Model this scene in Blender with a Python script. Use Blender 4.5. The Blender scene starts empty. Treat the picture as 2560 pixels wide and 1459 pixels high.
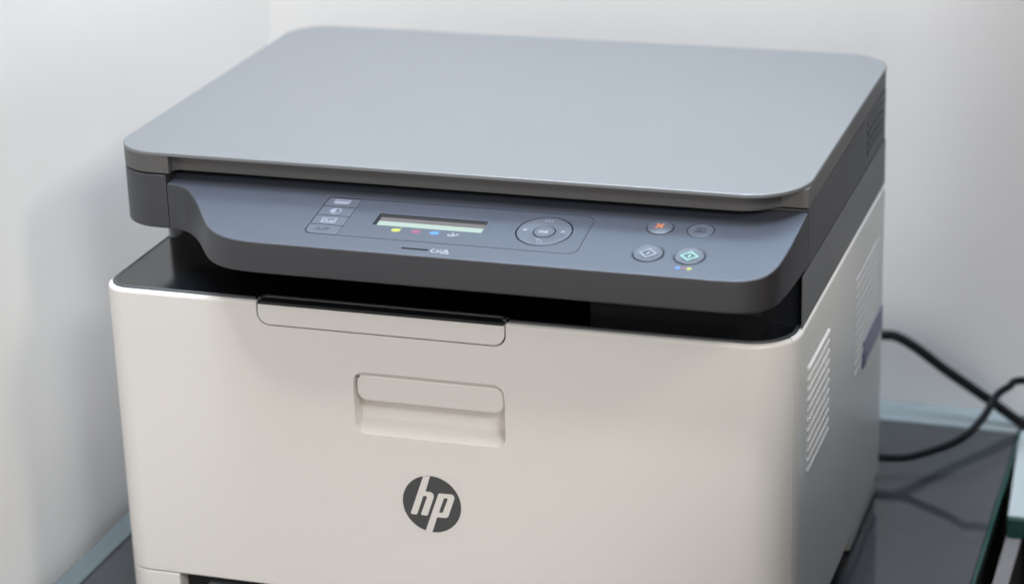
import bpy, bmesh, math, random
from mathutils import Vector, Matrix
random.seed(3)
S = bpy.context.scene
COL = S.collection

# ------------------------------------------------------------------ camera
cd = bpy.data.cameras.new("camera")
cam = bpy.data.objects.new("camera", cd)
COL.objects.link(cam)
cam.location = (0.444186, -1.183240, 0.413872)
cam.rotation_euler = (1.20962807, 0.02958720, 0.31196426)
cd.sensor_width = 36.0
cd.lens = 86.477
cd.clip_start = 0.05
cd.clip_end = 100
cd.dof.use_dof = True
cd.dof.focus_distance = 1.36
cd.dof.aperture_fstop = 5.2
S.camera = cam

# ------------------------------------------------------------------ world and lamps
w = bpy.data.worlds.new("World")
S.world = w
w.use_nodes = True
bg = w.node_tree.nodes["Background"]
bg.inputs[0].default_value = (1.0, 0.95, 0.92, 1)
bg.inputs[1].default_value = 0.03

S.view_settings.view_transform = 'Standard'
S.view_settings.look = 'None'
S.view_settings.exposure = 0.0
S.view_settings.gamma = 1.0


def lamp(name, kind, loc, target, energy, color, size=0.3, size_y=None, spot=None, blend=0.5, spread=None):
    d = bpy.data.lights.new(name, kind)
    d.energy = energy
    d.color = color
    if kind == 'AREA':
        d.shape = 'RECTANGLE'
        d.size = size
        d.size_y = size_y or size
        if spread:
            d.spread = math.radians(spread)
    else:
        d.shadow_soft_size = size
    if spot:
        d.spot_size = spot
        d.spot_blend = blend
    o = bpy.data.objects.new(name, d)
    COL.objects.link(o)
    o.location = loc
    o.rotation_euler = (Vector(target) - Vector(loc)).to_track_quat('-Z', 'Y').to_euler()
    return o


# ceiling fittings of the shop: two in front of the counter, one wide panel overhead, two from the right,
# plus a bluish fill added at the back wall for the panel's sheen, and a little warm room light
lamp("ceiling_light_low", 'AREA', (-0.36, -1.15, 1.40), (0, 0, 0), 3.4, (0.94, 0.99, 1.0), 0.14)
lamp("ceiling_light_high", 'AREA', (-0.25, -0.80, 2.02), (-0.10, 0.05, 0), 2.6, (1.0, 0.94, 0.92), 0.20, spread=70)
lamp("ceiling_panel", 'AREA', (-0.12, -0.05, 2.1), (-0.36, 0.12, 0), 17.0, (0.78, 0.86, 1.0), 1.0, 1.2, spread=70)
lamp("room_light", 'AREA', (0.42, -2.8, 0.05), (0, 0, -0.2), 23.5, (1.0, 0.88, 0.78), 2.4, 1.4)
lamp("side_light_front", 'AREA', (1.26, -1.75, 1.32), (-0.1, 0.0, -0.1), 16.0, (0.90, 0.96, 1.0), 0.34)
lamp("side_light_middle", 'AREA', (1.26, -1.30, 1.17), (-0.1, 0.0, -0.1), 6.5, (1.0, 0.97, 0.91), 0.45)
lamp("side_light_near", 'AREA', (1.36, -0.43, 1.10), (-0.28, 0.12, 0.0), 8.0, (1.0, 0.91, 0.78), 0.32)
lamp("blue_fill_light", 'AREA', (0.10, 0.42, 0.52), (0.05, 0.0, -0.02), 3.4, (0.58, 0.80, 1.0), 0.72, 0.20)


# ------------------------------------------------------------------ materials
def mat(name, col, rough=0.5, metal=0.0, ior=1.5, noise=0.0, nscale=900.0, bump=0.0, bscale=2500.0, coat=0.0,
        coat_rough=0.1, emit=None, emit_s=0.0, mottle=0.0, spec=None, tint=None):
    m = bpy.data.materials.new(name)
    m.use_nodes = True
    nt = m.node_tree
    b = nt.nodes["Principled BSDF"]
    b.inputs["Base Color"].default_value = (*col, 1)
    b.inputs["Roughness"].default_value = rough
    b.inputs["Metallic"].default_value = metal
    b.inputs["IOR"].default_value = ior
    b.inputs["Coat Weight"].default_value = coat
    b.inputs["Coat Roughness"].default_value = coat_rough
    if spec is not None:
        b.inputs["Specular IOR Level"].default_value = spec
    if tint:
        b.inputs["Specular Tint"].default_value = (*tint, 1)
    if emit:
        b.inputs["Emission Color"].default_value = (*emit, 1)
        b.inputs["Emission Strength"].default_value = emit_s
    tc = nt.nodes.new("ShaderNodeTexCoord")
    if noise or mottle:
        n = nt.nodes.new("ShaderNodeTexNoise")
        n.inputs["Scale"].default_value = nscale if noise else 14.0
        n.inputs["Detail"].default_value = 3
        nt.links.new(tc.outputs["Object"], n.inputs["Vector"])
        mx = nt.nodes.new("ShaderNodeMix")
        mx.data_type = 'RGBA'
        a = noise or mottle
        mx.inputs[6].default_value = (*[c * (1 - a) for c in col], 1)
        mx.inputs[7].default_value = (*[min(1, c * (1 + a)) for c in col], 1)
        nt.links.new(n.outputs["Fac"], mx.inputs[0])
        nt.links.new(mx.outputs[2], b.inputs["Base Color"])
    # uneven gloss: handled surfaces are never equally shiny
    nr = nt.nodes.new("ShaderNodeTexNoise")
    nr.inputs["Scale"].default_value = 9.0
    nr.inputs["Detail"].default_value = 5
    nt.links.new(tc.outputs["Object"], nr.inputs["Vector"])
    mr = nt.nodes.new("ShaderNodeMapRange")
    mr.inputs["To Min"].default_value = max(0.0, rough * 0.85)
    mr.inputs["To Max"].default_value = min(1.0, rough * 1.15)
    nt.links.new(nr.outputs["Fac"], mr.inputs["Value"])
    nt.links.new(mr.outputs["Result"], b.inputs["Roughness"])
    if bump:
        nb = nt.nodes.new("ShaderNodeTexNoise")
        nb.inputs["Scale"].default_value = bscale
        nb.inputs["Detail"].default_value = 2
        nt.links.new(tc.outputs["Object"], nb.inputs["Vector"])
        bp = nt.nodes.new("ShaderNodeBump")
        bp.inputs["Strength"].default_value = bump
        bp.inputs["Distance"].default_value = 0.0003
        nt.links.new(nb.outputs["Fac"], bp.inputs["Height"])
        nt.links.new(bp.outputs["Normal"], b.inputs["Normal"])
    return m


M_WHITE = mat("white_plastic", (0.790, 0.765, 0.728), 0.32, bump=0.06, bscale=1800.0)
M_FILM = mat("clear_film_on_white", (0.778, 0.755, 0.721), 0.29)
M_LID = mat("lid_grey_plastic", (0.145, 0.148, 0.150), 0.42, ior=2.0, tint=(0.86, 0.94, 1.0), noise=0.05, bump=0.12)
M_LIDF = mat("lid_frame_grey_plastic", (0.094, 0.093, 0.092), 0.48, ior=1.6, noise=0.05, bump=0.12)
M_DARK = mat("charcoal_plastic", (0.028, 0.0235, 0.0250), 0.50, ior=1.85, tint=(0.80, 0.90, 1.0), noise=0.10, bump=0.15)
M_NECK = mat("slate_plastic", (0.085, 0.088, 0.092), 0.4, bump=0.1)
M_BLACK = mat("black_gloss_plastic", (0.008, 0.009, 0.011), 0.13)
M_RIM = mat("black_satin_rim", (0.034, 0.038, 0.046), 0.50, ior=1.8)
M_RIMD = mat("black_satin", (0.009, 0.011, 0.014), 0.45)
M_CAVE = mat("black_matt_plastic", (0.006, 0.006, 0.007), 0.6)
M_PANEL = mat("panel_top_slate", (0.045, 0.051, 0.067), 0.48, ior=1.8, noise=0.10, bump=0.12, tint=(0.82, 0.91, 1.0))
M_BUTTON = mat("button_plastic", (0.062, 0.069, 0.086), 0.47, ior=1.85, tint=(0.82, 0.91, 1.0))
M_GAP = mat("gap_black", (0.012, 0.012, 0.014), 0.7)  # plain black for the flap joint, display frame and status slot
M_PRINT = mat("pale_print", (0.235, 0.25, 0.31), 0.5)
M_PRINTW = mat("white_print", (0.33, 0.35, 0.37), 0.5)
M_PRINTD = mat("dim_print", (0.03, 0.032, 0.04), 0.5)
M_ORANGE = mat("orange_print", (0.50, 0.17, 0.07), 0.5)
M_MINT = mat("mint_print", (0.22, 0.43, 0.37), 0.5)
M_YEL = mat("yellow_print", (0.34, 0.35, 0.07), 0.5)
M_RED = mat("magenta_print", (0.21, 0.065, 0.11), 0.5)
M_CYAN = mat("cyan_print", (0.075, 0.19, 0.42), 0.5)
M_LCD = mat("pale_green_display", (0.29, 0.355, 0.30), 0.05)
M_LCDSHADE = mat("shaded_display_grey", (0.135, 0.125, 0.122), 0.08)
M_LOGO = mat("logo_grey", (0.078, 0.080, 0.082), 0.55, spec=0.3)
M_STICK = mat("lavender_sticker", (0.20, 0.195, 0.33), 0.4)
M_STICKD = mat("navy_sticker_print", (0.02, 0.03, 0.16), 0.35)
M_WALL = mat("white_wall_paint", (0.80, 0.785, 0.765), 0.35, mottle=0.012, bump=0.05, bscale=300)
M_TABLE = mat("dark_grey_glass", (0.040, 0.043, 0.046), 0.06, mottle=0.1)
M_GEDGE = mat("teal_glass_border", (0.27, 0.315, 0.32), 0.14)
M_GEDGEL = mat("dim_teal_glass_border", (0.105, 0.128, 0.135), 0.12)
M_GREEN = mat("green_glass_edge", (0.004, 0.055, 0.042), 0.10)
M_GLASSW = mat("white_backed_glass", (0.40, 0.44, 0.44), 0.18)
M_GREY = mat("grey_panel", (0.16, 0.15, 0.145), 0.5)
M_BLOCKER = mat("blocker_grey", (0.045, 0.044, 0.046), 0.5)
M_VOID = mat("black_cabinet", (0.006, 0.006, 0.006), 0.6)
M_CABLE = mat("black_rubber", (0.004, 0.004, 0.005), 0.65, spec=0.2)
M_FLOOR = mat("dark_floor", (0.06, 0.058, 0.055), 0.5, mottle=0.2)

# ------------------------------------------------------------------ mesh helpers


def link(name, bm, material, parent=None, smooth=True, angle=32, label=None, kind=None):
    bmesh.ops.remove_doubles(bm, verts=bm.verts, dist=1e-6)
    bmesh.ops.recalc_face_normals(bm, faces=bm.faces)
    me = bpy.data.meshes.new(name)
    bm.to_mesh(me)
    bm.free()
    return link_mesh(name, me, material, parent, smooth, angle, label, kind)


def link_mesh(name, me, material, parent=None, smooth=True, angle=32, label=None, kind=None):
    if material:
        me.materials.clear()
        me.materials.append(material)
    if smooth:
        me.shade_smooth()
        me.set_sharp_from_angle(angle=math.radians(angle))
    o = bpy.data.objects.new(name, me)
    COL.objects.link(o)
    if smooth:
        wn = o.modifiers.new("weighted_normal", 'WEIGHTED_NORMAL')
        wn.mode = 'FACE_AREA'
        wn.weight = 60
        wn.keep_sharp = True
    if parent:
        o.parent = parent
    if label:
        o["label"] = label
    if kind:
        o["kind"] = kind
    return o


def thing(name, label, cat, loc=(0, 0, 0), group=None):
    o = bpy.data.objects.new(name, None)
    COL.objects.link(o)
    o.empty_display_size = 0.02
    o["label"] = label
    o["category"] = cat
    if group:
        o["group"] = group
    return o


def rrect(x0, x1, y0, y1, r, n=10):
    """counter-clockwise rounded rectangle; r = one radius or (front-left, front-right, back-right, back-left)"""
    if not isinstance(r, (tuple, list)):
        r = (r,) * 4
    pts = []
    for (cx, cy, a0, rr) in ((x0 + r[0], y0 + r[0], 180, r[0]), (x1 - r[1], y0 + r[1], 270, r[1]),
                             (x1 - r[2], y1 - r[2], 0, r[2]), (x0 + r[3], y1 - r[3], 90, r[3])):
        if rr < 1e-6:
            pts.append((cx, cy))
            continue
        for k in range(n + 1):
            a = math.radians(a0 + 90 * k / n)
            pts.append((cx + rr * math.cos(a), cy + rr * math.sin(a)))
    return pts


def inset(pts, d):
    """move a counter-clockwise outline inwards by d"""
    out = []
    n = len(pts)
    for i in range(n):
        p0, p1, p2 = Vector(pts[i - 1]), Vector(pts[i]), Vector(pts[(i + 1) % n])
        e1 = (p1 - p0)
        e2 = (p2 - p1)
        if e1.length < 1e-9 or e2.length < 1e-9:
            e1 = e1 if e1.length > 1e-9 else e2
            e2 = e2 if e2.length > 1e-9 else e1
        e1.normalize()
        e2.normalize()
        n1 = Vector((-e1.y, e1.x))
        n2 = Vector((-e2.y, e2.x))
        m = n1 + n2
        if m.length < 1e-6:
            m = n1.copy()
        m.normalize()
        k = 1.0 / max(0.5, m.dot(n1))
        q = p1 + m * d * k
        out.append((q.x, q.y))
    return out


def spline(pts, n=6, closed=False):
    """Catmull-Rom through points"""
    P = [Vector(p) for p in pts]
    N = len(P)
    out = []
    rng = range(N) if closed else range(N - 1)
    for i in rng:
        if closed:
            a, b, c, d = P[i - 1], P[i], P[(i + 1) % N], P[(i + 2) % N]
        else:
            a, b, c, d = P[max(0, i - 1)], P[i], P[i + 1], P[min(N - 1, i + 2)]
        for k in range(n):
            t = k / n
            out.append(0.5 * ((2 * b) + (c - a) * t + (2 * a - 5 * b + 4 * c - d) * t * t + (3 * b - a - 3 * c + d) * t ** 3))
    if not closed:
        out.append(P[-1])
    return [tuple(v) for v in out]


def loft(bm, rings, cap0=True, cap1=True):
    vr = [[bm.verts.new(p) for p in r] for r in rings]
    n = len(rings[0])
    for a, b in zip(vr, vr[1:]):
        for i in range(n):
            j = (i + 1) % n
            bm.faces.new((a[i], a[j], b[j], b[i]))
    if cap0:
        bm.faces.new(list(reversed(vr[0])))
    if cap1:
        bm.faces.new(vr[-1])
    return bm


def prism(outline, z0, z1, bt=0.0, bb=0.0, seg=3, bm=None):
    """vertical solid over an outline with rounded top and bottom edges"""
    rings = []
    if bb > 0:
        for k in range(seg + 1):
            a = math.pi / 2 * k / seg
            d = bb * (1 - math.sin(a))
            rings.append([(x, y, z0 + bb * (1 - math.cos(a))) for x, y in inset(outline, d)])
    else:
        rings.append([(x, y, z0) for x, y in outline])
    if bt > 0:
        for k in range(seg + 1):
            a = math.pi / 2 * k / seg
            d = bt * (1 - math.cos(a))
            rings.append([(x, y, z1 - bt * (1 - math.sin(a))) for x, y in inset(outline, d)])
    else:
        rings.append([(x, y, z1) for x, y in outline])
    bm = bm or bmesh.new()
    return loft(bm, rings)


def box(bm, x0, x1, y0, y1, z0, z1):
    loft(bm, [[(x0, y0, z), (x1, y0, z), (x1, y1, z), (x0, y1, z)] for z in (z0, z1)])
    return bm


def front_prism(outline, y_back, y_front, bevel=0.0, bm=None, seg=3):
    """solid over an (x, z) outline, its face at y_front looking towards -y"""
    bm2 = prism(outline, 0.0, y_back - y_front, bt=bevel, seg=seg)
    for v in bm2.verts:
        x, z, h = v.co
        v.co = Vector((x, y_back - h, z))
    return bm2


def boolean(o, cutters):
    """cut and bake; the cutters are removed again"""
    o.modifiers.clear()
    for c in cutters:
        md = o.modifiers.new("cut", 'BOOLEAN')
        md.object = c
        md.operation = 'DIFFERENCE'
        md.solver = 'EXACT'
    dg = bpy.context.evaluated_depsgraph_get()
    dg.update()
    me = bpy.data.meshes.new_from_object(o.evaluated_get(dg))
    o.modifiers.clear()
    old = o.data
    name = old.name
    o.data = me
    bpy.data.meshes.remove(old)
    me.name = name
    me.shade_smooth()
    me.set_sharp_from_angle(angle=math.radians(32))
    wn = o.modifiers.new("weighted_normal", 'WEIGHTED_NORMAL')
    wn.mode = 'FACE_AREA'
    wn.weight = 60
    wn.keep_sharp = True
    for c in cutters:
        m = c.data
        bpy.data.objects.remove(c)
        bpy.data.meshes.remove(m)


def tube(pts, r, n=12, bm=None):
    bm = bm or bmesh.new()
    P = [Vector(p) for p in pts]
    rings = []
    up = Vector((0, 0, 1))
    for i, p in enumerate(P):
        t = (P[min(i + 1, len(P) - 1)] - P[max(0, i - 1)]).normalized()
        a = t.cross(up)
        if a.length < 1e-4:
            a = Vector((1, 0, 0))
        a.normalize()
        b = a.cross(t)
        rings.append([p + r * (math.cos(2 * math.pi * k / n) * a + math.sin(2 * math.pi * k / n) * b) for k in range(n)])
    return loft(bm, rings)


# ------------------------------------------------------------------ the setting
TZ = -0.2905                       # counter top
bm = bmesh.new()
box(bm, -0.281, 3.2, 0.437, 0.52, -1.1, 1.9)
o = link("back_wall", bm, M_WALL, kind="structure", smooth=False)
o["label"] = "smooth white wall behind the printer"
bm = bmesh.new()
loft(bm, [[(-0.36, -2.4, z), (-0.268, -2.4, z), (-0.281, 0.52, z), (-0.36, 0.52, z)] for z in (-1.1, 1.9)])
o = link("side_wall", bm, M_WALL, kind="structure", smooth=False)
o["label"] = "smooth white wall left of the printer"
bm = bmesh.new()
box(bm, -0.4, 3.2, -4.2, 0.6, -1.16, -1.1)
o = link("floor", bm, M_FLOOR, kind="structure", smooth=False)
o["label"] = "dark floor below the counter"

ct = thing("glass_counter", "dark grey glass counter under the printer with pale teal glass borders", "counter")
bm = prism(rrect(-0.2525, 0.2790, -0.30, 0.4035, 0.001, 2), TZ - 0.012, TZ, bt=0.0008, seg=2)
link("dark_glass_top", bm, M_TABLE, ct)
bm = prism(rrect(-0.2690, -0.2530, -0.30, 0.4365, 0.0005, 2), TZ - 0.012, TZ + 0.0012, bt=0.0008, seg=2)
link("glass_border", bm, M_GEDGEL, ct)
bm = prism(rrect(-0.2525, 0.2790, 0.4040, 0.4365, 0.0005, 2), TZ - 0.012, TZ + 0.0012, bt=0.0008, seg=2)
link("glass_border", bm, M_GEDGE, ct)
bm = prism(rrect(0.2794, 0.2818, -0.30, 0.4365, 0.0004, 2), TZ - 0.010, TZ + 0.0006, bt=0.0006, seg=2)
link("green_edge", bm, M_GREEN, ct)
bm = box(bmesh.new(), -0.262, 0.272, -0.28, 0.42, -1.1, TZ - 0.0125)
link("base_cabinet", bm, M_GREY, ct, smooth=False)

nb = thing("side_counter", "white glass topped counter with a green front edge at the far right", "counter")
out = [(0.2890, 0.272), (0.75, 0.272), (0.75, 0.4365), (0.2785, 0.4365), (0.2785 + 0.0006, 0.4200)]
bm = prism(out, TZ - 0.012, TZ + 0.0005, bt=0.0008, seg=2)
link("white_glass_top", bm, M_GLASSW, nb)
bm = prism(rrect(0.2895, 0.75, 0.2675, 0.2716, 0.0006, 2), TZ - 0.013, TZ + 0.0002, bt=0.0008, seg=2)
link("green_edge", bm, M_GREEN, nb)
bm = box(bmesh.new(), 0.2890, 0.2985, 0.10, 0.43, -1.1, TZ - 0.0135)
link("side_panel", bm, M_GREY, nb, smooth=False)
bm = box(bmesh.new(), 0.2990, 0.75, 0.28, 0.43, -1.1, TZ - 0.0140)
link("cabinet_inside", bm, M_VOID, nb, smooth=False)

# unseen panel, added and stepped to keep the side lamps off the printer's flank
blk = [(-0.60, TZ + 0.001), (0.436, TZ + 0.001), (0.436, 0.62), (0.13, 0.62), (0.06, 0.105), (-0.60, 0.105)]
bm = loft(bmesh.new(), [[(x, y, z) for y, z in blk] for x in (0.402, 0.420)])
o = link("light_blocker", bm, M_BLOCKER, smooth=False)
o["label"] = "dark grey stepped panel added out of view to block the side lamps"
o["category"] = "divider"

# ------------------------------------------------------------------ cables
pc = spline([(0.10, 0.390, -0.215), (0.150, 0.405, -0.2275), (0.182, 0.411, -0.2290), (0.192, 0.411, -0.2293), (0.206, 0.411, -0.2364),
             (0.2288, 0.411, -0.2523), (0.2599, 0.411, -0.2718), (0.2815, 0.411, -0.2855), (0.300, 0.410, -0.2862), (0.36, 0.40, -0.2862)], 8)
o = link("power_cable", tube(pc, 0.0036), M_CABLE)
o["label"] = "thick black cable sloping down along the back wall to the right"
o["category"] = "cable"
o["group"] = "black cables behind the printer"
pc = spline([(0.150, 0.300, -0.2765), (0.1985, 0.310, -0.2764), (0.2153, 0.3126, -0.2757), (0.2284, 0.3135, -0.2712), (0.2450, 0.316, -0.2640),
             (0.2558, 0.320, -0.2567), (0.2637, 0.335, -0.2501), (0.2693, 0.350, -0.2413), (0.276, 0.364, -0.2395), (0.2841, 0.380, -0.2405), (0.33, 0.42, -0.255)], 8)
o = link("data_cable", tube(pc, 0.0026), M_CABLE)
o["label"] = "thin black cable curling upward over the dark glass counter"
o["category"] = "cable"
o["group"] = "black cables behind the printer"

# ------------------------------------------------------------------ the printer
PR = thing("laser_printer", "white and charcoal multifunction laser printer standing on the dark glass counter", "printer")
BX0, BX1, BY0, BY1 = -0.2030, 0.2025, 0.0, 0.292
ZR = -0.0762                                    # rim of the body
full = rrect(BX0, BX1, BY0, BY1, (0.017, 0.027, 0.010, 0.010), 16)
YS = 0.0150                                     # seam between front door and body


def cut_outline(pts, ycut, front):
    """part of a counter-clockwise outline in front of or behind y = ycut"""
    res = []
    n = len(pts)
    for i in range(n):
        a, b = pts[i], pts[(i + 1) % n]
        ina = (a[1] < ycut) == front
        inb = (b[1] < ycut) == front
        if ina:
            res.append(a)
        if ina != inb:
            t = (ycut - a[1]) / (b[1] - a[1])
            res.append((a[0] + t * (b[0] - a[0]), ycut))
    return res


door_out = cut_outline(full, YS - 0.0003, True)
body_out = cut_outline(full, YS + 0.0003, False)

# body shell: front part of its underside sits higher than the rear skirt
bm = prism(body_out, -0.2745, ZR, bt=0.0024, bb=0.001)
link("body", bm, M_WHITE, PR)
skirt = rrect(-0.2015, 0.2010, 0.192, 0.2900, (0.002, 0.002, 0.010, 0.010), 8)
bm = prism(skirt, -0.2880, -0.2735, bb=0.0008)
link("rear_skirt", bm, M_WHITE, PR)
for fx in (-0.16, 0.16):
    for fy in (0.05, 0.24):
        bm = prism(rrect(fx - 0.012, fx + 0.012, fy - 0.012, fy + 0.012, 0.006, 5), TZ, -0.2740)
        link("foot", bm, M_CAVE, PR)

# front door with the flap opening and the finger recess cut out
bm = prism(door_out, -0.2550, ZR, bt=0.0024, bb=0.0006, seg=4)
door = link("front_door", bm, M_WHITE, PR)
FX0, FX1, FZ0, FZ1 = -0.1046, 0.0436, -0.0903, ZR
fo = rrect(FX0, FX1, FZ0, FZ1 + 0.012, (0.0075, 0.0075, 0.0002, 0.0002), 8)
c1 = link("cut", front_prism(fo, 0.0085, -0.004), None, smooth=False)
# recess: depth profile down the front
RX0, RX1 = -0.0482, 0.0416
prof = [(-0.1131, -0.0010), (-0.1132, 0.0002), (-0.1146, 0.0016), (-0.1166, 0.0030), (-0.1170, 0.0105), (-0.1316, 0.0126), (-0.1436, 0.0122),
        (-0.1458, 0.0110), (-0.1474, 0.0090), (-0.1487, 0.0063), (-0.1497, 0.0036), (-0.1504, 0.0015), (-0.1509, 0.0003), (-0.1512, -0.0010)]


def recess_half(z):
    """how far the sides of the recess come in at height z (rounded upper and lower corners)"""
    r, zt, zb = 0.0068, -0.1131, -0.1512
    d = 0.0
    if z > zt - r:
        d = r - math.sqrt(max(0, r * r - (z - (zt - r)) ** 2))
    if z < zb + r:
        d = r - math.sqrt(max(0, r * r - ((zb + r) - z) ** 2))
    return d


rows = []
zs = []
for (za, da), (zb_, db_) in zip(prof, prof[1:]):
    for k in range(3):
        t = k / 3
        zs.append((za + (zb_ - za) * t, da + (db_ - da) * t))
zs.append(prof[-1])
bm = bmesh.new()
rings = []
for z, d in zs:
    dd = recess_half(z)
    d = max(d, -0.0009)
    rings.append([(RX0 + dd, -0.004, z), (RX1 - dd, -0.004, z), (RX1 - dd - 0.0002, d - 0.0002, z), (RX1 - dd - 0.0012, d, z), (RX0 + dd + 0.0012, d, z), (RX0 + dd + 0.0002, d - 0.0002, z)])
loft(bm, rings)
c2 = link("cut", bm, None, smooth=False)
boolean(door, [c1, c2])

po = rrect(-0.0471, 0.0405, -0.1316, -0.1160, (0.0062, 0.0062, 0.0050, 0.0050), 8)
link("handle_plate", front_prism(po, 0.0085, 0.0026, bevel=0.0010), M_WHITE, PR)

# flap in the door's top edge: white face, black upper edge, dark joint behind
fo2 = rrect(FX0 + 0.0009, FX1 - 0.0009, FZ0 + 0.0007, FZ1 - 0.0012, (0.0068, 0.0068, 0.0003, 0.0003), 8)
flap = link("output_flap", front_prism(fo2, 0.0040, -0.0001, bevel=0.0004), M_WHITE, PR)
bm = prism(rrect(FX0 + 0.0012, FX1 - 0.0012, -0.00005, 0.0088, (0.0004, 0.0004, 0.0040, 0.0040), 5), ZR - 0.006, ZR + 0.0004, bt=0.0006)
link("flap_edge", bm, M_RIMD, flap)
fo3 = rrect(FX0 + 0.0001, FX1 - 0.0001, FZ0 + 0.0001, FZ1 - 0.0008, (0.0074, 0.0074, 0.0003, 0.0003), 8)
link("flap_joint", front_prism(fo3, 0.0082, 0.0050), M_GAP, flap)

# below the door: posts, dark cassette opening with the paper cassette
low = [p for p in door_out]
left_post = sorted([p for p in low if p[0] < -0.1700 and p[1] < YS - 0.001], key=lambda p: p[0])
lp = [(x, y) for x, y in left_post] + [(-0.1668, 0.0), (-0.1668, YS - 0.0004), (left_post[0][0], YS - 0.0004)]
link("front_post", prism(lp, -0.2745, -0.2558, bt=0.0005, bb=0.0005), M_WHITE, PR)
rp = [(0.1663, 0.0), (0.1765, 0.0002), (0.1850, 0.0014), (0.1920, 0.0050), (0.1972, 0.0100), (0.1990, YS - 0.0004), (0.1663, YS - 0.0004)]
link("front_post", prism(rp, -0.2745, -0.2558, bt=0.0005, bb=0.0005), M_WHITE, PR)
bm = box(bmesh.new(), -0.1666, 0.1661, 0.0105, 0.0149, -0.2744, -0.2556)
link("cassette_opening", bm, M_CAVE, PR, smooth=False)
bm = prism(rrect(-0.150, 0.150, 0.0015, 0.0104, 0.003, 4), -0.2740, -0.2600, bt=0.001)
link("paper_cassette", bm, M_NECK, PR)

# black top of the body with a low rounded rim
pl_out = inset(full, 0.0025)
bm = prism(pl_out, ZR - 0.0035, ZR + 0.0009, bt=0.0013, seg=4)
plate = link("top_plate", bm, M_BLACK, PR)
bm = prism(rrect(FX0 - 0.0003, FX1 + 0.0003, -0.01, 0.0092, (0.001, 0.001, 0.004, 0.004), 5), ZR - 0.02, ZR + 0.02)
boolean(plate, [link("cut", bm, None, smooth=False)])

# raised satin rim along the front of the plate, stepping back round the flap
ro = inset(full, 0.0036)
ctr = cut_outline(ro, 0.25, True)
ctr = sorted([p for p in ctr if p[0] < -0.17], key=lambda p: -p[1]) + [(-0.17, 0.0036)] + [(FX0 - 0.0012, 0.0036)]
link("plate_rim", tube([(x, y, ZR + 0.0003) for x, y in ctr], 0.0011, 10), M_RIM, plate)
ctr = [(FX1 + 0.0012, 0.0036), (0.17, 0.0036)] + sorted([p for p in cut_outline(ro, 0.25, True) if p[0] > 0.1716], key=lambda p: p[1])
link("plate_rim", tube([(x, y, ZR + 0.0003) for x, y in ctr], 0.0011, 10), M_RIM, plate)
ctr = spline([(FX0 + 0.0014, 0.0026), (FX0 + 0.0017, 0.0048), (FX0 + 0.0034, 0.0069), (FX0 + 0.0062, 0.0075)], 5) + spline([(FX1 - 0.0062, 0.0075), (FX1 - 0.0034, 0.0069), (FX1 - 0.0017, 0.0048), (FX1 - 0.0014, 0.0026)], 5)
link("flap_rim", tube([(x, y, ZR + 0.0006) for x, y in ctr], 0.0011, 10), M_RIM, flap)

# the neck that carries the scanner: a U round the output well
neck = ([(0.0855, 0.0217)] + [(0.1810 + 0.0200 * math.cos(math.radians(a)), 0.0417 + 0.0200 * math.sin(math.radians(a))) for a in range(-90, 1, 9)]
        + [(0.2010, 0.287), (-0.2005, 0.287), (-0.2005, 0.0935)]
        + [(-0.1815 + 0.019 * math.cos(math.radians(a)), 0.0945 + 0.019 * math.sin(math.radians(a))) for a in range(180, 271, 9)]
        + [(-0.1500, 0.0755), (-0.1500, 0.200), (0.0855, 0.200)])
bm = prism(neck, ZR + 0.0009, -0.0458)
link("neck", bm, M_BLACK, PR)
for fa, fb, fy in ((0.2011, 0.2017, 0.0300), (-0.2012, -0.2006, 0.0940)):
    link("neck_flank", box(bmesh.new(), fa, fb, fy, 0.2860, ZR + 0.0004, -0.0466), M_NECK, PR, smooth=False)
bm = box(bmesh.new(), -0.1498, 0.0853, 0.190, 0.1998, ZR + 0.001, -0.0460)
link("output_well", bm, M_CAVE, PR, smooth=False)

# scanner base
sb = ([(-0.1662, 0.0236), (-0.1662, 0.0445), (0.2010, 0.0452), (0.2014, 0.0456), (0.2014, 0.277)]
      + [(0.1734 + 0.028 * math.cos(math.radians(a)), 0.2820 + 0.028 * math.sin(math.radians(a))) for a in range(0, 91, 9)]
      + [(-0.1735 + 0.028 * math.cos(math.radians(a)), 0.2820 + 0.028 * math.sin(math.radians(a))) for a in range(90, 181, 9)]
      + [(-0.1745 + 0.027 * math.cos(math.radians(a)), 0.0506 + 0.027 * math.sin(math.radians(a))) for a in range(180, 271, 6)][:-1])
bm = prism(sb, -0.0460, -0.0136, bt=0.0008, bb=0.0010)
link("scanner_base", bm, M_DARK, PR)
# shallow vent lines at the rear of the scanner's right side
for k in range(4):
    bm = box(bmesh.new(), 0.2012, 0.2020, 0.222, 0.272, -0.0205 - 0.0058 * k, -0.0180 - 0.0058 * k)
    link("scanner_rib", bm, M_DARK, PR, smooth=False)

# control panel: sloping top, level underside
SL = 0.172
PN = Vector((0, -SL, 1)).normalized()


def pz(y):
    return -0.0148 + SL * (y - 0.045)


def PP(x, y, h=0.0):
    return Vector((x, y, pz(y))) + PN * h


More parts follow.
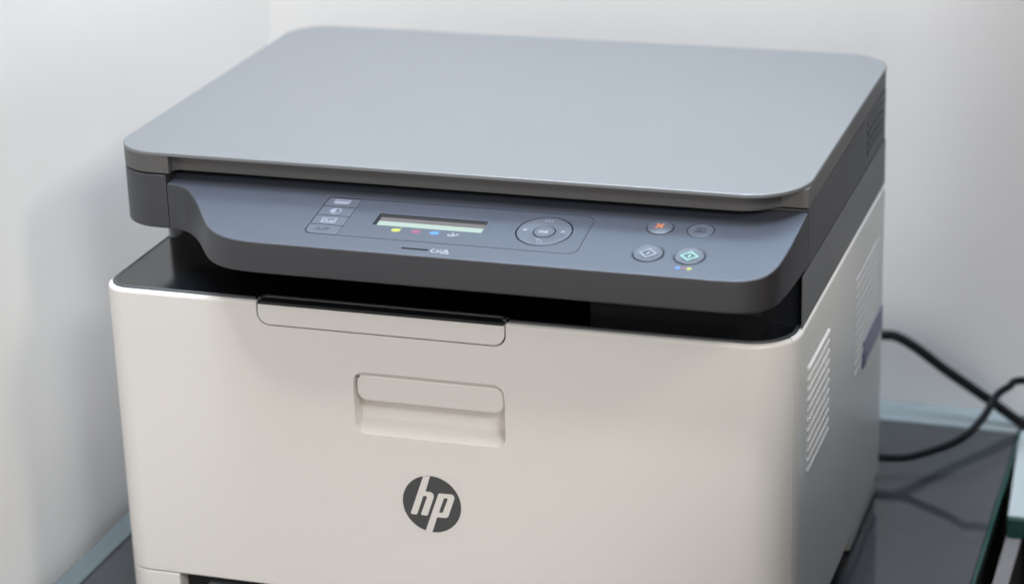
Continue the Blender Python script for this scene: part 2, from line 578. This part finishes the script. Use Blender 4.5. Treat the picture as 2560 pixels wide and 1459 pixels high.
edge = spline([(-0.1657, 0.0236), (-0.1590, 0.0226), (-0.1525, 0.0193), (-0.1463, 0.0135), (-0.1400, 0.0060), (-0.1338, -0.0028), (-0.1275, -0.0122), (-0.1208, -0.0208),
               (-0.1125, -0.0274), (-0.1025, -0.0313), (-0.0900, -0.0328)], 4)
edge += [(-0.05, -0.0329), (0.0, -0.0329), (0.05, -0.0329), (0.10, -0.0329), (0.15, -0.0328)]
edge += spline([(0.1680, -0.0328), (0.1790, -0.0320), (0.1873, -0.0292), (0.1936, -0.0240), (0.1974, -0.0150), (0.1990, -0.0030), (0.2000, 0.0097), (0.2007, 0.0270), (0.2014, 0.0445)], 4)
edge += [(-0.1657, 0.0445)]
rings = []
e1, e2, e3 = inset(edge, 0.0002), inset(edge, 0.0005), inset(edge, 0.0010)
rings.append([(x, y, -0.0462) for x, y in inset(edge, 0.0012)])
rings.append([(x, y, -0.0458) for x, y in inset(edge, 0.0004)])
rings.append([(x, y, -0.0450) for x, y in edge])
rings.append([(x, y, pz(y) - 0.0009) for x, y in edge])
rings.append([(x, y, pz(y) - 0.0004) for x, y in e1])
rings.append([(x, y, pz(y) - 0.00012) for x, y in e2])
rings.append([(x, y, pz(y)) for x, y in e3])
bm = loft(bmesh.new(), rings)
panel = link("control_panel", bm, M_DARK, PR, angle=50)


def on_panel(bm):
    """(x, y, h) coordinates laid on the sloping panel"""
    for v in bm.verts:
        v.co = PP(v.co.x, v.co.y, v.co.z)
    return bm


def groove(path, wd, closed=False, depth=0.0006):
    """thin slot that follows a path: returns a cutter"""
    P = [Vector((p[0], p[1])) for p in path]
    L, R = [], []
    n = len(P)
    for i, p in enumerate(P):
        if closed:
            t = (P[(i + 1) % n] - P[i - 1]).normalized()
        else:
            t = (P[min(i + 1, n - 1)] - P[max(i - 1, 0)]).normalized()
        nn = Vector((-t.y, t.x))
        L.append(p + nn * wd / 2)
        R.append(p - nn * wd / 2)
    bm = bmesh.new()
    secs = [[(l.x, l.y, -depth), (r.x, r.y, -depth), (r.x, r.y, 0.001), (l.x, l.y, 0.001)] for l, r in zip(L, R)]
    if closed:
        secs.append(secs[0])
        loft(bm, secs, False, False)
    else:
        loft(bm, secs)
    bmesh.ops.remove_doubles(bm, verts=bm.verts, dist=1e-7)
    bmesh.ops.recalc_face_normals(bm, faces=bm.faces)
    return on_panel(bm)


def disc_outline(cx, cy, r, n=40):
    return [(cx + r * math.cos(2 * math.pi * k / n), cy + r * math.sin(2 * math.pi * k / n)) for k in range(n)]


BT = [(0.1270, 0.0160, 0.0071), (0.1490, 0.0167, 0.0071), (0.1275, -0.0112, 0.0079), (0.1497, -0.0108, 0.0079)]
PADC = (0.0663, 0.0028)
cutters = []
# thin joint round the operating field
ins = rrect(-0.0650, 0.0900, -0.0184, 0.0226, (0.0042, 0.0055, 0.0065, 0.0030), 8)
cutters.append(link("cut", groove(ins, 0.00045, True, 0.0005), None, smooth=False))
# wells for the four side keys, display, pad, round keys, light slot
cutters.append(link("cut", on_panel(prism(rrect(-0.0648, -0.0452, -0.0180, 0.0222, (0.0040, 0.0003, 0.0003, 0.0028), 6), -0.0022, 0.001)), None, smooth=False))
cutters.append(link("cut", on_panel(prism(rrect(-0.0298, 0.0329, -0.0041, 0.0085, 0.0006, 3), -0.0022, 0.001)), None, smooth=False))
cutters.append(link("cut", on_panel(prism(disc_outline(*PADC, 0.0157, 64), -0.0030, 0.001)), None, smooth=False))
for bx, by, br in BT:
    cutters.append(link("cut", on_panel(prism(disc_outline(bx, by, br + 0.0004, 40), -0.0030, 0.001)), None, smooth=False))
cutters.append(link("cut", on_panel(prism(rrect(-0.0050, 0.0105, -0.0269, -0.0255, 0.0006, 4), -0.0016, 0.001)), None, smooth=False))
# shallow dish round the two start keys
for bx, by, br in BT[2:]:
    r0 = []
    for rr, h in ((br + 0.0002, -0.00055), (br + 0.0014, -0.0001), (br + 0.0016, 0.001)):
        r0.append([(x, y, h) for x, y in disc_outline(bx, by - 0.0002, rr, 40)])
    cutters.append(link("cut", on_panel(loft(bmesh.new(), r0)), None, smooth=False))
boolean(panel, cutters)
panel.data.set_sharp_from_angle(angle=math.radians(35))
panel.data.materials.append(M_PANEL)          # lighter, bluer slate on the panel's upward faces
for f in panel.data.polygons:
    if f.normal.z > 0.90 and f.center.z > -0.035:
        f.material_index = 1

# floors of the wells
dsp = link("display", on_panel(prism(rrect(-0.0297, 0.0328, -0.0040, 0.0084, 0.0005, 3), -0.0021, -0.0018)), M_CAVE, PR)
link("display_frame", on_panel(loft(bmesh.new(), [
    [(x, y, -0.0017) for x, y in rrect(-0.0296, 0.0327, -0.0039, 0.0083, 0.0004, 3)],
    [(x, y, -0.0004) for x, y in rrect(-0.0296, 0.0327, -0.0039, 0.0083, 0.0004, 3)],
    [(x, y, -0.0016) for x, y in rrect(-0.0281, 0.0322, -0.0036, 0.0068, 0.0004, 3)]], False, False)), M_GAP, dsp)
link("screen", on_panel(prism(rrect(-0.0285, 0.0324, -0.0038, 0.0030, 0.0003, 3), -0.00175, -0.0014)), M_LCD, dsp)
link("screen_shade", on_panel(prism(rrect(-0.0285, 0.0324, 0.00305, 0.0072, 0.0003, 3), -0.00175, -0.0014)), M_LCDSHADE, dsp)  # grey band on the screen: shade below the lid put into the colour
link("status_light", on_panel(prism(rrect(-0.0048, 0.0103, -0.0268, -0.0256, 0.0005, 4), -0.0015, -0.0009)), M_GAP, PR)


def flat(polys, h=0.0, th=0.00008, bm=None):
    """thin prints: list of (x, y) outlines, laid on the panel at height h"""
    bm = bm or bmesh.new()
    for p in polys:
        a = sum(p[i - 1][0] * p[i][1] - p[i][0] * p[i - 1][1] for i in range(len(p)))
        if a < 0:
            p = list(reversed(p))
        loft(bm, [[(x, y, h) for x, y in p], [(x, y, h + th) for x, y in p]])
    return bm


def bar(x0, y0, x1, y1, wd):
    d = Vector((x1 - x0, y1 - y0)).normalized()
    n = Vector((-d.y, d.x)) * wd / 2
    return [(x0 - n.x, y0 - n.y), (x1 - n.x, y1 - n.y), (x1 + n.x, y1 + n.y), (x0 + n.x, y0 + n.y)]


def ringpoly(cx, cy, r, wd, n=20, a0=0, a1=360):
    out = []
    for k in range(n):
        p = math.radians(a0 + (a1 - a0) * k / n)
        q = math.radians(a0 + (a1 - a0) * (k + 1) / n)
        out.append([(cx + (r - wd) * math.cos(p), cy + (r - wd) * math.sin(p)), (cx + r * math.cos(p), cy + r * math.sin(p)),
                    (cx + r * math.cos(q), cy + r * math.sin(q)), (cx + (r - wd) * math.cos(q), cy + (r - wd) * math.sin(q))])
    return out


def frame(x0, x1, y0, y1, wd):
    return [bar(x0, y0 + wd / 2, x1, y0 + wd / 2, wd), bar(x0, y1 - wd / 2, x1, y1 - wd / 2, wd),
            bar(x0 + wd / 2, y0 + wd, x0 + wd / 2, y1 - wd, wd), bar(x1 - wd / 2, y0 + wd, x1 - wd / 2, y1 - wd, wd)]


def print_on(name, polys, material, parent, h):
    return link(name, on_panel(flat(polys, h)), material, parent, smooth=False)


# side keys
ky = [(0.01245, 0.0219, (0.0003, 0.0003, 0.0003, 0.0026)), (0.00235, 0.01195, 0.0003), (-0.0078, 0.00185, 0.0003), (-0.0178, -0.0083, (0.0038, 0.0003, 0.0003, 0.0003))]
KX0, KX1 = -0.0645, -0.0455
keys = []
for y0, y1, rr in ky:
    bm = prism(rrect(KX0, KX1, y0, y1, rr, 6), -0.0020, 0.0001, bt=0.0003, seg=2)
    keys.append(link("side_key", on_panel(bm), M_BUTTON, PR, angle=40))
H = 0.00013
cx = -0.0555
print_on("key_symbol", frame(cx - 0.0046, cx + 0.0046, 0.0148, 0.0197, 0.0007) + [bar(cx - 0.0038, 0.0170, cx + 0.0038, 0.0170, 0.0022), bar(cx - 0.0046, 0.0154, cx + 0.0046, 0.0154, 0.0008)], M_PRINT, keys[0], H)
print_on("key_symbol", ringpoly(cx, 0.0072, 0.0033, 0.0006) + [[(cx + 0.0033 * math.cos(math.radians(a)), 0.0072 + 0.0033 * math.sin(math.radians(a))) for a in range(90, 271, 12)]], M_PRINT, keys[1], H)
print_on("key_symbol", frame(cx - 0.0042, cx + 0.0042, -0.0060, -0.0006, 0.0010) + [bar(cx - 0.0024, -0.0033, cx - 0.0004, -0.0033, 0.0018), bar(cx + 0.0008, -0.0040, cx + 0.0026, -0.0040, 0.0018), bar(cx - 0.0030, -0.0013, cx + 0.0030, -0.0013, 0.0007)], M_PRINT, keys[2], H)
print_on("key_symbol", [bar(cx - 0.0036, -0.0146, cx - 0.0026, -0.0112, 0.0007), bar(cx - 0.0016, -0.0144, cx - 0.0016, -0.0130, 0.0007), bar(cx, -0.0146, cx + 0.0012, -0.0112, 0.0007),
                        bar(cx + 0.0024, -0.0146, cx + 0.0024, -0.0112, 0.0007), bar(cx + 0.0024, -0.0129, cx + 0.0040, -0.0116, 0.0006)], M_PRINTD, keys[3], H)


def round_key(name, cx, cy, r, h_rim, h_mid, n=44):
    """round key with a slightly dished or domed face"""
    rings = [[(x, y, -0.0028) for x, y in disc_outline(cx, cy, r, n)], [(x, y, h_rim - 0.0004) for x, y in disc_outline(cx, cy, r, n)],
             [(x, y, h_rim - 0.0001) for x, y in disc_outline(cx, cy, r - 0.0002, n)], [(x, y, h_rim) for x, y in disc_outline(cx, cy, r - 0.0005, n)]]
    for f in (0.85, 0.7, 0.5, 0.3, 0.12):
        rings.append([(x, y, h_rim + (h_mid - h_rim) * (1 - f * f)) for x, y in disc_outline(cx, cy, (r - 0.0005) * f, n)])
    return link(name, on_panel(loft(bmesh.new(), rings)), M_BUTTON, PR, angle=40)


# round keys: cancel (domed, orange cross), identity, start black, start colour
k = round_key("round_key", *BT[0], 0.0006, 0.0014)
cx, cy, r = BT[0]
print_on("key_symbol", [bar(cx - 0.0020, cy - 0.0024, cx + 0.0020, cy + 0.0020, 0.0011), bar(cx - 0.0020, cy + 0.0020, cx + 0.0020, cy - 0.0024, 0.0011)], M_ORANGE, k, 0.00142)
k["label"] = "domed round key with an orange cross"
k = round_key("round_key", *BT[1], 0.0002, 0.0001)
cx, cy, r = BT[1]
print_on("key_symbol", frame(cx - 0.0026, cx + 0.0026, cy - 0.0020, cy + 0.0018, 0.0004) + [bar(cx - 0.0014, cy, cx + 0.0006, cy - 0.0010, 0.0005)], M_PRINTD, k, 0.00024)
for (cx, cy, r), m, lab in ((BT[2], M_PRINT, "round start key with a pale diamond"), (BT[3], M_MINT, "round start key with a mint diamond")):
    k = round_key("round_key", cx, cy, r, 0.0001, -0.00035)
    k["label"] = lab
    a = 0.0052
    o = [(a, 0), (0, a * 0.98), (-a, 0), (0, -a * 0.98)]
    i = [(x * 0.70, y * 0.70) for x, y in o]
    polys = []
    for q in range(4):
        u = (q + 1) % 4
        polys.append([(cx + i[q][0], cy + i[q][1]), (cx + o[q][0], cy + o[q][1]), (cx + o[u][0], cy + o[u][1]), (cx + i[u][0], cy + i[u][1])])
    polys.append(bar(cx - 0.0001, cy - 0.0019, cx + 0.0002, cy + 0.0019, 0.0010))
    print_on("key_symbol", polys, m, k, 0.00006)

# navigation pad
cx, cy = PADC
n = 64
rings = [[(x, y, -0.0028) for x, y in disc_outline(cx, cy, 0.0151, n)], [(x, y, -0.0002) for x, y in disc_outline(cx, cy, 0.0151, n)], [(x, y, 0.0002) for x, y in disc_outline(cx, cy, 0.0148, n)],
         [(x, y, 0.0004) for x, y in disc_outline(cx, cy, 0.0138, n)], [(x, y, 0.0001) for x, y in disc_outline(cx, cy, 0.0100, n)], [(x, y, -0.0002) for x, y in disc_outline(cx, cy, 0.0064, n)],
         [(x, y, -0.0020) for x, y in disc_outline(cx, cy, 0.0063, n)]]
pad = link("navigation_pad", on_panel(loft(bmesh.new(), rings, True, True)), M_BUTTON, PR, angle=40)
okc = (cx + 0.0004, cy - 0.0012)
rings = [[(x, y, -0.0019) for x, y in disc_outline(cx, cy, 0.0058, 40)], [(x, y, -0.0001) for x, y in disc_outline(cx, cy, 0.0058, 40)], [(x, y, 0.0002) for x, y in disc_outline(cx, cy, 0.0055, 40)]]
link("centre_key", on_panel(loft(bmesh.new(), rings)), M_BUTTON, pad, angle=40)
ox, oy = cx - 0.0014, cy - 0.0008
polys = [[(x0 * 1.0, y0) for x0, y0 in p] for p in ringpoly(ox, oy, 0.0014, 0.00055, 16)]
kx = cx + 0.0008
polys += [bar(kx, oy - 0.0014, kx, oy + 0.0014, 0.0006), bar(kx + 0.0002, oy, kx + 0.0017, oy + 0.0013, 0.00055), bar(kx + 0.0004, oy, kx + 0.0018, oy - 0.0013, 0.00055)]
print_on("key_lettering", polys, M_PRINTW, pad, 0.00024)
polys = [disc_outline(cx + dx, cy + 0.0106, 0.00062, 12) for dx in (-0.0021, -0.0002, 0.0017)]
polys.append([(cx - 0.0127, cy - 0.0004), (cx - 0.0098, cy + 0.0011), (cx - 0.0098, cy - 0.0019)])
polys.append([(cx + 0.0125, cy + 0.0002), (cx + 0.0096, cy + 0.0017), (cx + 0.0096, cy - 0.0013)])
polys += ringpoly(cx + 0.0010, cy - 0.0112, 0.0013, 0.0005, 14, -90, 110)
polys += [bar(cx - 0.0010, cy - 0.0122, cx + 0.0010, cy - 0.0122, 0.0005), [(cx - 0.0020, cy - 0.0098), (cx - 0.0002, cy - 0.0090), (cx - 0.0002, cy - 0.0108)], bar(cx - 0.0004, cy - 0.0099, cx + 0.0010, cy - 0.0099, 0.0005)]
print_on("key_symbol", polys, M_PRINT, pad, 0.00034)

# toner marks under the display, colour dots, attention symbols


def toner(cx, cy, solid):
    out = []
    if solid:
        out.append([(cx + 0.0027 * math.cos(2 * math.pi * q / 18), cy + 0.0019 * math.sin(2 * math.pi * q / 18)) for q in range(18)])
        out.append(bar(cx + 0.0015, cy + 0.0021, cx + 0.0030, cy + 0.0024, 0.0005))
    else:
        out += [bar(cx - 0.0022, cy - 0.0015, cx + 0.0016, cy - 0.0015, 0.0006), bar(cx - 0.0026, cy + 0.0002, cx - 0.0020, cy - 0.0014, 0.0006), bar(cx - 0.0012, cy + 0.0001, cx + 0.0010, cy + 0.0001, 0.0007),
                bar(cx - 0.0006, cy + 0.0014, cx + 0.0004, cy + 0.0014, 0.0007), bar(cx + 0.0016, cy - 0.0013, cx + 0.0030, cy + 0.0012, 0.0006)]
    return out


for x, m, s, lab in ((-0.0146, M_YEL, True, "yellow toner mark"), (-0.0031, M_RED, True, "magenta toner mark"), (0.0076, M_CYAN, True, "blue toner mark"), (0.0180, M_PRINTW, False, "white toner mark")):
    o = print_on("toner_mark", toner(x, -0.0082, s), m, panel, 0.0)
    o["label"] = lab
for x, r, m, lab in ((0.1465, 0.0014, M_CYAN, "blue dot"), (0.1495, 0.0011, M_RED, "magenta dot"), (0.1526, 0.0014, M_YEL, "yellow dot")):
    o = print_on("colour_dot", [disc_outline(x, -0.0236, r, 18)], m, panel, 0.0)
    o["label"] = lab
polys = ringpoly(0.0140, -0.0264, 0.0021, 0.0006, 18, 100, 420) + [bar(0.0163, -0.0282, 0.0174, -0.0246, 0.0005)]
polys += [bar(0.0178, -0.0284, 0.0224, -0.0284, 0.0006), bar(0.0178, -0.0284, 0.0200, -0.0244, 0.0006), bar(0.0224, -0.0284, 0.0200, -0.0244, 0.0006), bar(0.0200, -0.0274, 0.0201, -0.0258, 0.0006)]
print_on("warning_symbol", polys, M_PRINTW, panel, 0.0)

# lid: a thin plate over a frame that is set back along the front for the fingers
lid_out = rrect(-0.2016, 0.2014, 0.0233, 0.3105, (0.027, 0.034, 0.028, 0.028), 14)
bm = prism(lid_out, -0.0024, 0.0, bt=0.0009, bb=0.0004, seg=4)
lid = link("lid", bm, M_LID, PR)
lo = ([(-0.1640, 0.0236), (-0.1640, 0.0292), (-0.1615, 0.0318), (0.160, 0.0318)]
      + [(0.163 + 0.026 * math.cos(math.radians(a)), 0.0578 + 0.026 * math.sin(math.radians(a))) for a in range(-80, -35, 8)]
      + [(0.1868, 0.0440), (0.1985, 0.0440), (0.2012, 0.0446), (0.2012, 0.281)]
      + [(0.1732 + 0.028 * math.cos(math.radians(a)), 0.2820 + 0.028 * math.sin(math.radians(a))) for a in range(0, 91, 9)]
      + [(-0.1734 + 0.028 * math.cos(math.radians(a)), 0.2820 + 0.028 * math.sin(math.radians(a))) for a in range(90, 181, 9)]
      + [(-0.1745 + 0.027 * math.cos(math.radians(a)), 0.0505 + 0.027 * math.sin(math.radians(a))) for a in range(180, 271, 6)][:-1])
bm = prism(lo, -0.0128, -0.0022, bb=0.0005)
link("lid_frame", bm, M_LIDF, lid)

# louvres on the right flank
first = None
for y0, y1, zt, nn in ((0.0415, 0.1010, -0.1040, 11), (0.1880, 0.2660, -0.1065, 11)):
    lm = None
    for q in range(nn):
        if lm is None:
            bm = bmesh.new()
            ht = 0.0013 if y0 < 0.1 else 0.0004
            sec = [(0.2020, -0.0009), (0.2024 + ht, -0.0005), (0.2025 + ht, 0.0001), (0.2027, 0.0013), (0.2020, 0.0014)]
            loft(bm, [[(x, y0, z) for x, z in sec], [(x, y1, z) for x, z in sec]])
            lv = link("louvre", bm, M_WHITE, PR, smooth=False)
            lm = lv.data
        else:
            lv = bpy.data.objects.new("louvre", lm)
            COL.objects.link(lv)
            lv.parent = PR
        lv.location = (0, 0, zt - 0.00605 * q)

# sticker on the flank
bm = box(bmesh.new(), 0.2024, 0.20335, 0.2160, 0.2810, -0.1715, -0.1560)
st = link("sticker", bm, M_STICK, PR, smooth=False)
bm = box(bmesh.new(), 0.2026, 0.20345, 0.2135, 0.2240, -0.1730, -0.1640)
link("sticker_print", bm, M_STICKD, st, smooth=False)

# round emblem with the two slanted letters
cxl, czl, rl = -0.00395, -0.19035, 0.01755


def plane_front(polys_outer, holes, y_face, th):
    """flat (x, z) shape with holes, face at y_face"""
    bm = bmesh.new()
    edges = []
    for ring in polys_outer + holes:
        vs = [bm.verts.new((x, y_face, z)) for x, z in ring]
        for q in range(len(vs)):
            edges.append(bm.edges.new((vs[q], vs[(q + 1) % len(vs)])))
    res = bmesh.ops.triangle_fill(bm, use_beauty=True, use_dissolve=False, edges=edges)
    faces = [f for f in res["geom"] if isinstance(f, bmesh.types.BMFace)]
    ext = bmesh.ops.extrude_face_region(bm, geom=faces)
    for v in ext["geom"]:
        if isinstance(v, bmesh.types.BMVert):
            v.co.y += th
    return bm


bm = front_prism(rrect(-0.0235, 0.0150, -0.2095, -0.1712, 0.0006, 3), 0.0004, -0.00008)
link("emblem_film", bm, M_FILM, PR, smooth=False, label="faint square film behind the round emblem")
disc = [(cxl + rl * math.cos(2 * math.pi * q / 72), czl + rl * math.sin(2 * math.pi * q / 72)) for q in range(72)]
logo = link("logo", front_prism(disc, 0.0006, -0.00018), M_LOGO, PR, angle=40)
h_let = [(-8.42, -173.43), (-4.27, -172.85), (-7.45, -182.75), (-4.37, -182.8), (-3.35, -183.3), (-2.7, -184.1), (-2.55, -185.0), (-2.89, -186.68), (-6.67, -197.31), (-7.19, -197.82), (-10.35, -197.75), (-10.72, -197.1),
         (-6.68, -186.26), (-6.97, -185.51), (-8.64, -185.64), (-9.09, -186.21), (-12.98, -197.2), (-13.52, -197.89), (-16.51, -197.8), (-16.92, -197.16)]
p_let = [(-8.35, -207.35), (0.03, -184.1), (0.4, -183.4), (0.9, -183.07), (8.0, -182.82), (9.0, -183.1), (9.7, -183.9), (9.87, -185.17), (5.96, -196.3), (5.26, -197.42), (4.24, -197.96), (-1.05, -198.15), (-4.41, -207.9)]
p_hole = [(3.6, -185.64), (5.42, -185.52), (5.82, -185.99), (2.57, -194.47), (1.88, -195.14), (0.33, -195.08), (0.25, -194.58)]
mm = lambda ps: [(x * 0.001, z * 0.001) for x, z in ps]
link("letter_h", plane_front([mm(h_let)], [], -0.00032, 0.0002), M_WHITE, logo, smooth=False)
link("letter_p", plane_front([mm(p_let)], [mm(p_hole)], -0.00032, 0.0002), M_WHITE, logo, smooth=False)
